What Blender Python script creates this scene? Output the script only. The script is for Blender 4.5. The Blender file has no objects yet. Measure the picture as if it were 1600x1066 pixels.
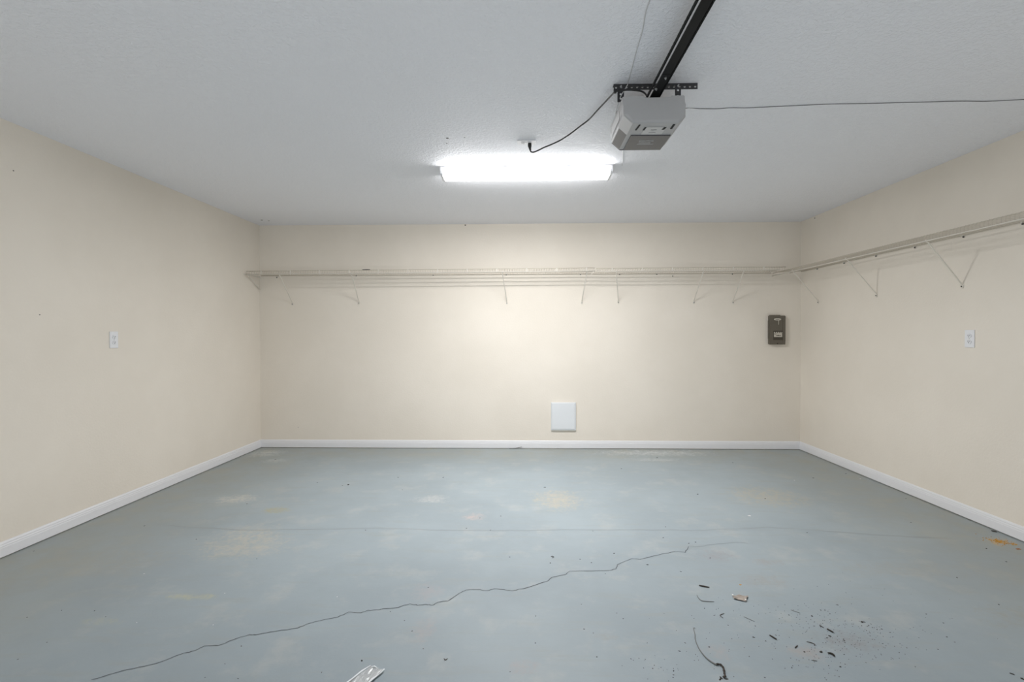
import bpy, bmesh, math, random
from mathutils import Vector, Matrix

# ------------------------------------------------------------------ camera, light, exposure
scene = bpy.context.scene
C = scene.collection
random.seed(7)

F_PX = 765.0
YAW, PITCH, ROLL = 0.02364, -0.01095, 0.00171
CAM_Z = 1.22767
cd = bpy.data.cameras.new('camera')
cd.sensor_fit = 'HORIZONTAL'; cd.sensor_width = 36.0
cd.lens = F_PX / 1600.0 * 36.0
cd.clip_start = 0.02; cd.clip_end = 50
cam = bpy.data.objects.new('camera', cd); C.objects.link(cam)
R = Matrix.Rotation(YAW, 3, 'Z') @ Matrix.Rotation(PITCH, 3, 'X') @ Matrix.Rotation(ROLL, 3, 'Y')
rx, fw, up = R.col[0], R.col[1], R.col[2]
cam.matrix_world = Matrix(((rx.x, up.x, -fw.x, 0), (rx.y, up.y, -fw.y, 0), (rx.z, up.z, -fw.z, CAM_Z), (0, 0, 0, 1)))
scene.camera = cam

world = bpy.data.worlds.new('world'); scene.world = world; world.use_nodes = True
world.node_tree.nodes['Background'].inputs[0].default_value = (0.75, 0.85, 1.0, 1)
world.node_tree.nodes['Background'].inputs[1].default_value = 0.0
scene.view_settings.view_transform = 'Standard'
scene.view_settings.look = 'None'
scene.view_settings.gamma = 1.0
scene.view_settings.use_curve_mapping = False
scene.view_settings.exposure = 0.06
LAMP, STRIP, SIDE_W = 2.5, 57.0, 4.8      # ceiling fixture: glow of its lens, watts sent down and out of each long side

# added fill light, unseen behind the camera, aimed up to even out the room
ld = bpy.data.lights.new('rear_fill', 'AREA'); ld.shape = 'RECTANGLE'; ld.size = 4.8; ld.size_y = 0.8
ld.energy = 104; ld.color = (0.93, 0.97, 1.0)
lo = bpy.data.objects.new('rear_fill', ld); C.objects.link(lo)
lo.location = (0.03, -1.9, 0.1); lo.rotation_euler = (math.radians(150), 0, 0)

# room, metres: x across, y away from the camera, z up
XL, XR, YB, YF, H = -2.897, 2.9655, 5.3165, -1.6, 2.44

# measured floor marks, metres
CRACK = [(-1.547, 1.7), (-1.515, 1.718), (-1.475, 1.747), (-1.412, 1.773), (-1.359, 1.808), (-1.316, 1.852), (-1.283, 1.868), (-1.266, 1.896), (-1.214, 1.899), (-1.178, 1.935), (-1.128, 1.973), (-1.1, 1.972), (-1.033, 1.997), (-0.951, 2.021), (-0.913, 2.058), (-0.879, 2.076), (-0.812, 2.105), (-0.778, 2.145), (-0.722, 2.139), (-0.697, 2.16), (-0.649, 2.164), (-0.631, 2.175), (-0.568, 2.185), (-0.522, 2.218), (-0.485, 2.204), (-0.449, 2.214), (-0.415, 2.206), (-0.397, 2.233), (-0.35, 2.244), (-0.308, 2.314), (-0.278, 2.345), (-0.232, 2.348), (-0.173, 2.339), (-0.145, 2.358), (-0.087, 2.347), (-0.057, 2.34), (0.012, 2.369), (0.116, 2.435), (0.142, 2.476), (0.209, 2.502), (0.238, 2.542), (0.355, 2.546), (0.439, 2.553), (0.484, 2.571), (0.502, 2.622), (0.595, 2.695), (0.636, 2.684), (0.695, 2.713), (0.757, 2.745), (0.859, 2.788), (0.912, 2.775), (0.959, 2.86)]
CRACK_FAINT = [(0.959, 2.86), (0.996, 2.85), (1.143, 2.896), (1.258, 2.921), (1.323, 2.9)]
JOINT = [(-2.391, 3.121), (-2.088, 3.074), (-1.692, 3.04), (-1.295, 3.068), (-0.891, 3.087), (-0.478, 3.064), (-0.075, 3.071), (0.33, 3.09), (0.733, 3.097), (1.133, 3.095), (1.56, 3.155), (1.782, 3.118), (2.063, 3.063), (2.34, 3.02), (2.626, 2.998)]
SPECKS_FRONT = [(0.833, 2.151, 3), (0.864, 2.08, 3), (0.934, 1.998, 5), (0.97, 1.975, 3), (1.03, 2.014, 3), (1.086, 1.91, 4), (1.17, 1.826, 4), (1.197, 1.841, 3), (1.23, 1.898, 3), (0.729, 1.932, 4), (0.603, 1.905, 4), (0.547, 1.791, 3), (0.54, 1.77, 3), (0.534, 1.756, 3), (0.863, 1.763, 3), (1.445, 2.115, 6), (1.455, 2.115, 4), (1.426, 2.088, 3), (1.446, 2.084, 3), (1.456, 2.091, 3), (1.462, 2.076, 3), (1.471, 2.062, 3), (1.493, 2.066, 3), (1.51, 2.043, 3), (1.248, 2.078, 3), (1.162, 2.162, 3), (1.258, 2.156, 4), (1.228, 2.001, 4), (1.246, 2.014, 5), (1.426, 2.248, 3), (1.343, 2.204, 3), (1.325, 2.206, 3), (1.615, 1.936, 3), (1.501, 1.943, 3), (1.45, 1.914, 3), (1.426, 1.968, 3), (1.718, 2.017, 3), (2.188, 2.511, 3), (0.811, 2.207, 3), (0.976, 2.077, 3), (1.224, 2.082, 3), (1.286, 1.984, 3), (1.131, 1.832, 3), (0.989, 1.819, 3)]
SPECKS_MIDDLE = [(0.507, 2.757, 4), (0.16, 2.696, 4), (0.143, 2.633, 3), (0.365, 2.641, 3), (0.661, 2.623, 4), (0.419, 2.519, 3), (1.026, 2.711, 3), (0.815, 2.55, 3), (0.262, 2.229, 3), (0.41, 2.162, 3), (0.43, 2.119, 3), (0.251, 2.04, 3), (0.286, 2.014, 3), (0.474, 1.803, 3), (0.278, 1.863, 3), (0.406, 1.854, 3), (0.045, 1.943, 3), (0.051, 2.131, 3), (0.643, 1.956, 3), (0.17, 3.955, 4), (0.899, 4.516, 3), (1.337, 4.93, 3), (0.143, 2.633, 3), (0.308, 2.68, 3), (1.019, 2.918, 3), (0.973, 2.9, 3), (0.845, 2.977, 3), (0.908, 3.147, 3), (0.433, 3.071, 3), (1.812, 3.706, 3), (2.012, 4.75, 3), (1.342, 3.801, 3)]
SPECKS_LEFT = [(-2.467, 4.796, 3), (-1.725, 4.038, 3), (-1.446, 3.99, 6), (-1.487, 3.968, 3), (-1.089, 4.206, 3), (-0.967, 3.865, 3), (-0.698, 4.213, 3), (-0.295, 3.276, 3), (-0.157, 3.313, 3), (-0.211, 3.071, 3), (-0.366, 3.099, 3), (-0.079, 2.699, 3), (-0.999, 3.056, 3), (-2.026, 3.523, 3), (-2.455, 3.098, 3), (-2.802, 2.721, 3), (-1.471, 2.65, 3), (-1.978, 2.898, 3), (-2.07, 2.131, 3), (-1.92, 2.131, 3), (-1.831, 2.087, 3), (-1.913, 1.906, 3), (-1.924, 1.803, 3), (-1.119, 1.899, 3), (-1.147, 1.721, 3), (-1.025, 1.717, 3), (-1.12, 1.794, 3), (-2.17, 2.075, 3), (-0.466, 2.363, 3), (-0.594, 2.153, 3), (-0.395, 1.898, 3), (-0.613, 1.823, 5), (-0.738, 1.756, 3), (-0.051, 1.774, 3), (-0.465, 2.012, 3), (-0.515, 2.086, 3)]
SPECKS_RIGHT = [(2.16, 2.266, 4), (2.19, 2.517, 3), (2.608, 2.697, 3), (1.615, 1.937, 3), (1.718, 2.018, 3), (1.72, 1.983, 3), (1.786, 2.115, 3), (1.768, 2.181, 3), (2.488, 4.255, 3), (2.85, 4.388, 3), (2.952, 3.301, 3), (2.866, 3.729, 3), (2.532, 3.251, 3), (2.655, 2.861, 4), (1.759, 3.07, 3)]
CHIPS = [(-1.428, 2.291), (-1.321, 2.037), (-1.963, 2.472), (-1.66, 2.047), (-0.879, 2.27), (2.288, 4.182), (2.874, 4.238), (1.534, 3.354)]

# ------------------------------------------------------------------ helpers
def tag(o, label=None, cat=None, group=None, kind=None):
    if label: o['label'] = label
    if cat: o['category'] = cat
    if group: o['group'] = group
    if kind: o['kind'] = kind
    return o

def obj(name, bm, mat, parent=None, smooth=False, loc=None):
    bmesh.ops.recalc_face_normals(bm, faces=bm.faces)
    me = bpy.data.meshes.new(name); bm.to_mesh(me); bm.free()
    me.materials.append(mat)
    if smooth:
        for p in me.polygons: p.use_smooth = True
    o = bpy.data.objects.new(name, me); C.objects.link(o)
    if parent is not None: o.parent = parent
    if loc is not None: o.location = loc
    return o

def thing(name, label, cat, loc=(0, 0, 0), rotz=0, group=None):
    o = bpy.data.objects.new(name, None); C.objects.link(o)
    o.location = loc; o.rotation_euler = (0, 0, rotz); o.empty_display_size = 0.05
    return tag(o, label, cat, group)

def copy_thing(root, label, loc, rotz=None):
    r = root.copy(); C.objects.link(r); r.location = loc
    if rotz is not None: r.rotation_euler = (0, 0, rotz)
    r['label'] = label
    for ch in list(root.children):
        c = ch.copy(); C.objects.link(c); c.parent = r
        for g in list(ch.children):
            d = g.copy(); C.objects.link(d); d.parent = c
    return r

def box(bm, x0, x1, y0, y1, z0, z1, bev=0.0, seg=2):
    vs = [bm.verts.new((x, y, z)) for x in (x0, x1) for y in (y0, y1) for z in (z0, z1)]
    fs = []
    for a in ((0, 1, 3, 2), (4, 6, 7, 5), (0, 4, 5, 1), (2, 3, 7, 6), (0, 2, 6, 4), (1, 5, 7, 3)):
        fs.append(bm.faces.new([vs[i] for i in a]))
    if bev > 0:
        es = list({e for f in fs for e in f.edges})
        bmesh.ops.bevel(bm, geom=es, offset=bev, segments=seg, profile=0.5, affect='EDGES')
    return bm

def tube(bm, pts, r, n=8, caps=True, flat=1.0):
    pts = [Vector(p) for p in pts]
    rings = []
    prev = None
    for i, p in enumerate(pts):
        if i == 0: d = pts[1] - p
        elif i == len(pts) - 1: d = p - pts[i - 1]
        else: d = (pts[i + 1] - p).normalized() + (p - pts[i - 1]).normalized()
        d.normalize()
        ref = Vector((0, 0, 1)) if abs(d.z) < 0.95 else Vector((0, 1, 0))
        a = d.cross(ref).normalized(); b = a.cross(d).normalized()
        if prev is not None:
            a = (prev - d * prev.dot(d)).normalized(); b = a.cross(d).normalized()
        prev = a
        rr = r[i] if isinstance(r, (list, tuple)) else r
        rings.append([bm.verts.new(p + a * rr * math.cos(2 * math.pi * k / n) + b * rr * flat * math.sin(2 * math.pi * k / n)) for k in range(n)])
    for i in range(len(rings) - 1):
        for k in range(n):
            bm.faces.new((rings[i][k], rings[i][(k + 1) % n], rings[i + 1][(k + 1) % n], rings[i + 1][k]))
    if caps:
        bm.faces.new(rings[0][::-1]); bm.faces.new(rings[-1])
    return bm

def prism(bm, poly, axis, a, b):
    """extrude a closed 2D polygon along axis between a and b; poly is (u, v) in the other two axes, in x, y, z order"""
    def P(u, v, t):
        return {'x': (t, u, v), 'y': (u, t, v), 'z': (u, v, t)}[axis]
    A = [bm.verts.new(P(u, v, a)) for u, v in poly]
    B = [bm.verts.new(P(u, v, b)) for u, v in poly]
    n = len(poly)
    fs = [bm.faces.new(A), bm.faces.new(B[::-1])]
    for i in range(n):
        fs.append(bm.faces.new((A[i], B[i], B[(i + 1) % n], A[(i + 1) % n])))
    return fs

def disc(bm, c, r, axis, h, n=12, rv=None):
    """short cylinder centred at c, thickness h along axis ('x','y','z')"""
    rv = rv or r
    poly = [(r * math.cos(2 * math.pi * k / n), rv * math.sin(2 * math.pi * k / n)) for k in range(n)]
    i = 'xyz'.index(axis); u, v = [k for k in range(3) if k != i]
    return prism(bm, [(p[0] + c[u], p[1] + c[v]) for p in poly], axis, c[i] - h / 2, c[i] + h / 2)

def smooth_path(pts, n=4):
    """Catmull-Rom through pts"""
    P = [Vector(p) for p in pts]; P = [P[0] * 2 - P[1]] + P + [P[-1] * 2 - P[-2]]
    out = []
    for i in range(1, len(P) - 2):
        for k in range(n):
            t = k / n
            out.append(0.5 * ((2 * P[i]) + (P[i + 1] - P[i - 1]) * t + (2 * P[i - 1] - 5 * P[i] + 4 * P[i + 1] - P[i + 2]) * t * t
                              + (3 * P[i] - P[i - 1] - 3 * P[i + 1] + P[i + 2]) * t ** 3))
    out.append(P[-2])
    return out

# ------------------------------------------------------------------ materials
class NT:
    def __init__(s, name):
        s.m = bpy.data.materials.new(name); s.m.use_nodes = True
        s.t = s.m.node_tree; s.b = s.t.nodes['Principled BSDF']
    def n(s, kind, **kw):
        nd = s.t.nodes.new(kind)
        for k, v in kw.items():
            setattr(nd, k, v)
        return nd
    def l(s, a, b): s.t.links.new(a, b)
    def math(s, op, a, b=None, c=None, clamp=False):
        nd = s.n('ShaderNodeMath', operation=op); nd.use_clamp = clamp
        for i, v in enumerate((a, b, c)):
            if v is None: continue
            if isinstance(v, (int, float)): nd.inputs[i].default_value = v
            else: s.l(v, nd.inputs[i])
        return nd.outputs[0]
    def mix(s, f, a, b):
        nd = s.n('ShaderNodeMix', data_type='RGBA')
        for sock, v in ((nd.inputs[0], f), (nd.inputs[6], a), (nd.inputs[7], b)):
            if isinstance(v, (int, float)): sock.default_value = v
            elif isinstance(v, tuple): sock.default_value = (v[0], v[1], v[2], 1)
            else: s.l(v, sock)
        return nd.outputs[2]
    def noise(s, scale, detail=3, rough=0.5, vec=None, dist=0.0):
        nd = s.n('ShaderNodeTexNoise'); nd.inputs['Scale'].default_value = scale
        nd.inputs['Detail'].default_value = detail; nd.inputs['Roughness'].default_value = rough
        nd.inputs['Distortion'].default_value = dist
        s.l(vec if vec is not None else s.pos(), nd.inputs['Vector'])
        return nd.outputs['Fac']
    def pos(s):
        if not hasattr(s, '_p'): s._p = s.n('ShaderNodeTexCoord').outputs['Object']
        return s._p
    def ramp(s, f, a, b):
        nd = s.n('ShaderNodeMapRange'); nd.interpolation_type = 'SMOOTHSTEP'
        s.l(f, nd.inputs[0]); nd.inputs[1].default_value = a; nd.inputs[2].default_value = b
        return nd.outputs[0]
    def bump(s, h, strength, dist):
        nd = s.n('ShaderNodeBump'); nd.inputs['Strength'].default_value = strength; nd.inputs['Distance'].default_value = dist
        s.l(h, nd.inputs['Height']); s.l(nd.outputs[0], s.b.inputs['Normal'])

def simple(name, col, rough=0.5, metal=0.0, var=0.05, vscale=40, bump=0.0, bscale=200, spec=0.5):
    t = NT(name)
    f = t.noise(vscale, 3)
    t.l(t.mix(f, tuple(c * (1 - var) for c in col), tuple(min(1, c * (1 + var)) for c in col)), t.b.inputs['Base Color'])
    t.b.inputs['Roughness'].default_value = rough; t.b.inputs['Metallic'].default_value = metal
    t.b.inputs['Specular IOR Level'].default_value = spec
    if bump: t.bump(t.noise(bscale, 2), bump, 0.002)
    return t.m

def wall_mat():
    t = NT('wall_paint')
    f = t.noise(1.3, 4, 0.6)
    g = t.noise(9, 4, 0.6)
    c = t.mix(t.ramp(f, 0.35, 0.7), (0.80, 0.738, 0.65), (0.835, 0.773, 0.685))
    c = t.mix(t.math('MULTIPLY', t.ramp(g, 0.62, 0.8), 0.12), c, (0.86, 0.83, 0.76))
    t.l(c, t.b.inputs['Base Color']); t.b.inputs['Roughness'].default_value = 0.75
    t.b.inputs['Specular IOR Level'].default_value = 0.25
    t.bump(t.noise(70, 3, 0.55), 0.22, 0.004)
    return t.m

def ceiling_mat():
    t = NT('ceiling_paint')
    c = t.mix(t.noise(1.1, 4, 0.6), (0.85, 0.855, 0.89), (0.875, 0.88, 0.915))
    t.l(c, t.b.inputs['Base Color']); t.b.inputs['Roughness'].default_value = 0.7
    t.b.inputs['Specular IOR Level'].default_value = 0.3
    vec = t.n('ShaderNodeMapping'); t.l(t.pos(), vec.inputs[0]); vec.inputs['Scale'].default_value = (1, 1.15, 1)
    h = t.math('ADD', t.ramp(t.noise(58, 3, 0.5, vec.outputs[0], 0.6), 0.42, 0.62), t.math('MULTIPLY', t.noise(160, 2), 0.4))
    t.bump(h, 0.5, 0.0035)
    return t.m

def floor_mat():
    t = NT('painted_concrete')
    sep = t.n('ShaderNodeSeparateXYZ'); t.l(t.pos(), sep.inputs[0])
    X, Y = sep.outputs[0], sep.outputs[1]
    big = t.noise(0.9, 5, 0.6)
    mid = t.noise(4.5, 5, 0.65)
    mp = t.n('ShaderNodeMapping'); t.l(t.pos(), mp.inputs[0]); mp.inputs['Scale'].default_value = (1.2, 7, 1)
    mp.inputs['Rotation'].default_value = (0, 0, math.radians(-14))
    streak = t.noise(2.6, 5, 0.65, mp.outputs[0])
    fine = t.noise(120, 4, 0.7)
    c = t.mix(t.ramp(big, 0.35, 0.65), (0.305, 0.355, 0.385), (0.35, 0.405, 0.435))
    c = t.mix(t.math('MULTIPLY', t.ramp(mid, 0.5, 0.72), 0.35), c, (0.50, 0.50, 0.47))
    c = t.mix(t.math('MULTIPLY', t.ramp(streak, 0.50, 0.74), 0.40), c, (0.34, 0.355, 0.335))
    # worn, dusty margins where tyres and brooms never reach
    ax = t.math('ABSOLUTE', t.math('SUBTRACT', X, 0.03))
    margin = t.math('MAXIMUM', t.ramp(ax, 1.7, 3.0), t.ramp(Y, 4.5, 5.35))
    dm = t.math('MULTIPLY', margin, t.math('ADD', t.math('MULTIPLY', t.ramp(mid, 0.3, 0.7), 0.45), 0.25))
    c = t.mix(dm, c, (0.35, 0.345, 0.29))
    c = t.mix(t.math('MULTIPLY', t.ramp(fine, 0.55, 0.75), 0.14), c, (0.28, 0.30, 0.29))
    st_noise = t.noise(16, 5, 0.75)
    st_noise2 = t.noise(45, 4, 0.7)
    st = t.math('ADD', t.math('MULTIPLY', st_noise, 0.6), t.math('MULTIPLY', st_noise2, 0.4))
    stains = [  # x, y, rx, ry, colour, strength
        (0.256, 3.655, 0.24, 0.30, (0.52, 0.46, 0.35), 0.75),
        (1.858, 3.758, 0.36, 0.32, (0.47, 0.43, 0.33), 0.70),
        (-2.162, 3.625, 0.20, 0.13, (0.60, 0.57, 0.49), 0.7),
        (-1.746, 3.403, 0.13, 0.09, (0.42, 0.38, 0.22), 0.75),
        (-1.648, 2.824, 0.34, 0.24, (0.55, 0.50, 0.40), 0.55),
        (-1.71, 3.02, 0.26, 0.16, (0.55, 0.50, 0.40), 0.4),
        (-0.34, 3.295, 0.09, 0.10, (0.55, 0.44, 0.40), 0.65),
        (-0.70, 3.651, 0.18, 0.10, (0.62, 0.60, 0.56), 0.45),
        (1.076, 2.744, 0.14, 0.10, (0.33, 0.31, 0.32), 0.55),
        (1.35, 5.133, 0.75, 0.17, (0.66, 0.68, 0.67), 0.6),
        (1.30, 4.85, 0.35, 0.10, (0.62, 0.64, 0.63), 0.4),
        (-2.70, 5.05, 0.22, 0.20, (0.66, 0.67, 0.62), 0.6),
        (-2.45, 4.75, 0.16, 0.10, (0.62, 0.64, 0.60), 0.4),
        (-1.562, 2.255, 0.16, 0.035, (0.52, 0.50, 0.30), 0.6),
        (-1.82, 2.05, 0.12, 0.035, (0.50, 0.48, 0.32), 0.4),
        (1.30, 1.98, 0.16, 0.10, (0.27, 0.26, 0.25), 0.5),
        (1.19, 2.47, 0.20, 0.08, (0.36, 0.34, 0.32), 0.5),
        (1.10, 1.905, 0.10, 0.06, (0.42, 0.34, 0.30), 0.45),
        (0.75, 1.90, 0.07, 0.06, (0.45, 0.38, 0.35), 0.4),
        (-0.471, 2.323, 0.11, 0.10, (0.42, 0.38, 0.38), 0.45),
        (-0.42, 2.02, 0.08, 0.12, (0.44, 0.38, 0.36), 0.4),
        (0.0, 1.80, 0.08, 0.06, (0.45, 0.36, 0.33), 0.35),
        (1.32, 2.67, 0.10, 0.06, (0.36, 0.32, 0.30), 0.5),
        (2.819, 2.956, 0.10, 0.08, (0.60, 0.38, 0.12), 0.8),
        (0.33, 1.99, 0.07, 0.03, (0.34, 0.34, 0.32), 0.6),
        (2.3, 2.15, 0.40, 0.16, (0.34, 0.33, 0.28), 0.5),
        (2.35, 1.85, 0.45, 0.14, (0.32, 0.30, 0.26), 0.5),
        (2.0, 2.6, 0.5, 0.12, (0.36, 0.35, 0.31), 0.4),
        (-2.3, 2.6, 0.5, 0.25, (0.36, 0.35, 0.30), 0.4),
        (-1.0, 1.68, 0.3, 0.1, (0.30, 0.33, 0.33), 0.3),
    ]
    for (sx, sy, rx_, ry_, col, k) in stains:
        dx = t.math('MULTIPLY', t.math('SUBTRACT', X, sx), 1 / rx_)
        dy = t.math('MULTIPLY', t.math('SUBTRACT', Y, sy), 1 / ry_)
        d2 = t.math('ADD', t.math('MULTIPLY', dx, dx), t.math('MULTIPLY', dy, dy))
        v = t.math('SUBTRACT', t.math('MULTIPLY_ADD', st, 3.0, -0.78), t.math('MULTIPLY', d2, 0.55))
        c = t.mix(t.math('MULTIPLY', t.ramp(v, 0.25, 1.05), k), c, col)
    t.l(c, t.b.inputs['Base Color'])
    t.l(t.math('ADD', t.math('MULTIPLY', mid, 0.25), 0.42), t.b.inputs['Roughness'])
    t.b.inputs['Specular IOR Level'].default_value = 0.35
    t.bump(t.math('ADD', t.noise(22, 4, 0.6), t.math('MULTIPLY', fine, 0.3)), 0.25, 0.003)
    return t.m

def emit_mat():
    t = NT('lit_diffuser')
    t.l(t.mix(t.noise(3, 1), (0.98, 0.99, 1.0), (1.0, 1.0, 1.0)), t.b.inputs['Emission Color'])
    t.b.inputs['Emission Strength'].default_value = LAMP
    t.m.cycles.emission_sampling = 'NONE'
    t.b.inputs['Base Color'].default_value = (0.9, 0.9, 0.9, 1)
    t.b.inputs['Roughness'].default_value = 0.4
    return t.m

def clear_plastic():
    t = NT('clear_plastic')
    t.b.inputs['Base Color'].default_value = (0.92, 0.94, 0.95, 1)
    t.b.inputs['Roughness'].default_value = 0.18
    t.b.inputs['Transmission Weight'].default_value = 0.55
    t.b.inputs['IOR'].default_value = 1.45
    t.bump(t.noise(60, 3, 0.6), 0.6, 0.004)
    return t.m

M_wall, M_ceil, M_floor, M_emit = wall_mat(), ceiling_mat(), floor_mat(), emit_mat()
M_base = simple('baseboard_paint', (0.80, 0.80, 0.82), 0.4, var=0.02)
M_white = simple('white_plastic', (0.82, 0.82, 0.84), 0.35, var=0.02)
M_panelwhite = simple('white_panel', (0.76, 0.78, 0.80), 0.4, var=0.015, vscale=8)
M_wire = simple('shaded_shelf_coating', (0.54, 0.485, 0.40), 0.35, var=0.06)  # darkened so the colour itself carries the shade on the rods
M_brace = simple('brace_coating', (0.72, 0.68, 0.61), 0.35, var=0.04)
M_screw = simple('dark_screw', (0.05, 0.045, 0.04), 0.5, 0.3)
M_slot = simple('dark_slot', (0.02, 0.02, 0.02), 0.7)
M_black = simple('black_steel', (0.010, 0.010, 0.0105), 0.6, 0.0, var=0.2, spec=.2)
M_chain = simple('chain_steel', (0.005, 0.005, 0.005), 0.6, 0.0, var=0.3, spec=.2)
M_bolt = simple('zinc_bolt', (0.55, 0.55, 0.55), 0.35, 0.8)
M_angle = simple('dark_perforated_steel', (0.055, 0.055, 0.058), 0.5, 0.5, var=0.25)
M_house = simple('opener_housing', (0.43, 0.43, 0.435), 0.45, var=0.02, bump=0.15, bscale=700)
M_lens = simple('smoked_lens', (0.10, 0.10, 0.104), 0.35, var=0.06)
M_lens2 = simple('side_lens', (0.34, 0.34, 0.345), 0.35, var=0.06)
M_rear = simple('opener_rear', (0.03, 0.03, 0.03), 0.5)
M_btn = simple('opener_button', (0.55, 0.55, 0.55), 0.4, var=0.03)
M_print = simple('pale_print', (0.50, 0.50, 0.50), 0.5)
M_dprint = simple('grey_print', (0.18, 0.18, 0.18), 0.5)
M_cord = simple('black_rubber', (0.012, 0.012, 0.012), 0.45)
M_wirew = simple('white_wire', (0.55, 0.55, 0.55), 0.5)
M_wireg = simple('grey_wire', (0.22, 0.22, 0.22), 0.5)
M_enc = simple('taupe_steel', (0.135, 0.118, 0.092), 0.45, 0.1, var=0.10, vscale=25)
M_encd = simple('dark_label', (0.055, 0.046, 0.032), 0.5)
M_pale = simple('pale_label', (0.56, 0.52, 0.45), 0.5, var=0.08, vscale=120)
M_crack = simple('crack_gap', (0.10, 0.11, 0.115), 0.9)
M_crackf = simple('hairline_gap', (0.25, 0.275, 0.28), 0.9)
M_joint = simple('joint_line', (0.31, 0.32, 0.32), 0.9)
M_dirt = simple('dark_dirt', (0.03, 0.026, 0.02), 0.9, var=0.4)
M_dirt2 = simple('grey_dirt', (0.11, 0.10, 0.09), 0.9, var=0.4)
M_twig = simple('dry_twig', (0.045, 0.035, 0.028), 0.85, var=0.3)
M_stem = simple('grey_dry_stem', (0.20, 0.20, 0.19), 0.85, var=0.2)
M_rust = simple('orange_crumb', (0.62, 0.33, 0.06), 0.9, var=0.4, vscale=90)
M_chip = simple('pale_chip', (0.80, 0.80, 0.78), 0.7)
M_tan = simple('tan_scrap', (0.40, 0.345, 0.30), 0.35, var=0.15, vscale=100)
M_clear = clear_plastic()

# ------------------------------------------------------------------ the room
def slab(name, *a, mat=M_wall):
    return tag(obj(name, box(bmesh.new(), *a), mat), kind='structure')
floor = slab('floor', XL - .1, XR + .1, YF - .1, YB + .1, -.1, 0, mat=M_floor)
tag(floor, 'blue-grey painted concrete garage floor with crack and stains', 'floor')
tag(slab('ceiling', XL - .1, XR + .1, YF - .1, YB + .1, H, H + .1, mat=M_ceil), 'pale grey textured garage ceiling', 'ceiling')
tag(slab('wall_left', XL - .1, XL, YF, YB, 0, H), 'cream left wall with one outlet', 'wall')
tag(slab('wall_right', XR, XR + .1, YF, YB, 0, H), 'cream right wall below the long wire shelf', 'wall')
tag(slab('wall_back', XL - .1, XR + .1, YB, YB + .1, 0, H), 'cream back wall facing the camera', 'wall')
for n_, a_ in (('wall_front', (XL - .1, -2.45, YF - .1, YF, 0, H)), ('wall_front', (2.51, XR + .1, YF - .1, YF, 0, H)), ('wall_front', (-2.45, 2.51, YF - .1, YF, 2.14, H))):
    tag(slab(n_, *a_), 'cream wall around the garage door opening behind the camera', 'wall')

BH, BT = 0.088, 0.013
prof = [(0, 0.0065), (BT, 0.0065), (BT, 0.055), (BT - .0015, 0.059), (BT - .0015, 0.066), (BT - .004, 0.072), (BT - .004, 0.078), (BT - .009, BH), (0, BH)]
bm = bmesh.new(); prism(bm, [(YB - u, v) for u, v in prof], 'x', XL, XR)
bb = tag(obj('baseboard_back', bm, M_base), 'white moulded baseboard along the back wall', 'baseboard', kind='structure')
bm = bmesh.new(); prism(bm, [(XL + u, v) for u, v in prof], 'y', YF, YB - BT)
tag(obj('baseboard_left', bm, M_base), 'white moulded baseboard along the left wall', 'baseboard', kind='structure')
bm = bmesh.new(); prism(bm, [(XR - u, v) for u, v in prof], 'y', YF, YB - BT)
tag(obj('baseboard_right', bm, M_base), 'white moulded baseboard along the right wall', 'baseboard', kind='structure')

def ribbon(bm, pts, w, z=0.0007, jit=0.0):
    pts = [Vector((p[0], p[1], z)) for p in pts]
    fine = []
    for i in range(len(pts) - 1):
        for k in range(4):
            q = pts[i].lerp(pts[i + 1], k / 4)
            if k: q += Vector((random.uniform(-jit, jit), random.uniform(-jit, jit), 0))
            fine.append(q)
    fine.append(pts[-1])
    prev = None
    for i, p in enumerate(fine):
        d = (fine[min(i + 1, len(fine) - 1)] - fine[max(i - 1, 0)]).normalized()
        nrm = Vector((-d.y, d.x, 0))
        ww = w * random.uniform(0.6, 1.25) * (0.3 if i in (0, len(fine) - 1) else 1)
        cur = [bm.verts.new(p + nrm * ww / 2), bm.verts.new(p - nrm * ww / 2)]
        if prev: bm.faces.new((prev[0], prev[1], cur[1], cur[0]))
        prev = cur
    return bm
tag(obj('crack', ribbon(bmesh.new(), CRACK, 0.0042, jit=0.003), M_crack, floor), 'dark jagged crack across the floor')
tag(obj('hairline_crack', ribbon(bmesh.new(), CRACK_FAINT, 0.003, jit=0.005), M_crackf, floor), 'faint end of the crack')
tag(obj('joint_line', ribbon(bmesh.new(), JOINT, 0.0032, jit=0.006), M_joint, floor), 'faint straight seam across the floor')

def wall_mark(parent, p, axis, r, mat=M_screw):
    bm = bmesh.new(); disc(bm, p, r, axis, 0.0012, 8, r * 0.8)
    return obj('nail_hole', bm, mat, parent)
wb, wl, wr_, ce = (bpy.data.objects[n] for n in ('wall_back', 'wall_left', 'wall_right', 'ceiling'))
wall_mark(wb, (-0.631, YB - .0005, 2.428), 'y', .008)
wall_mark(wb, (-2.479, YB - .0005, 0.223), 'y', .004, M_dirt2)
for y, z, r in ((2.866, 1.358, .004), (2.725, 2.17, .004)): wall_mark(wl, (XL + .0005, y, z), 'x', r, M_dirt2)
wall_mark(wr_, (XR - .0005, 5.069, 2.419), 'x', .007)
for x, y, r in ((-.4656, 3.0069, .009), (-.4821, 3.0864, .005), (-.3585, 3.0002, .004), (-2.733, 5.066, .012), (-2.675, 5.097, .009)):
    wall_mark(ce, (x, y, H - .0005), 'z', r, M_dirt2)

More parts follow.
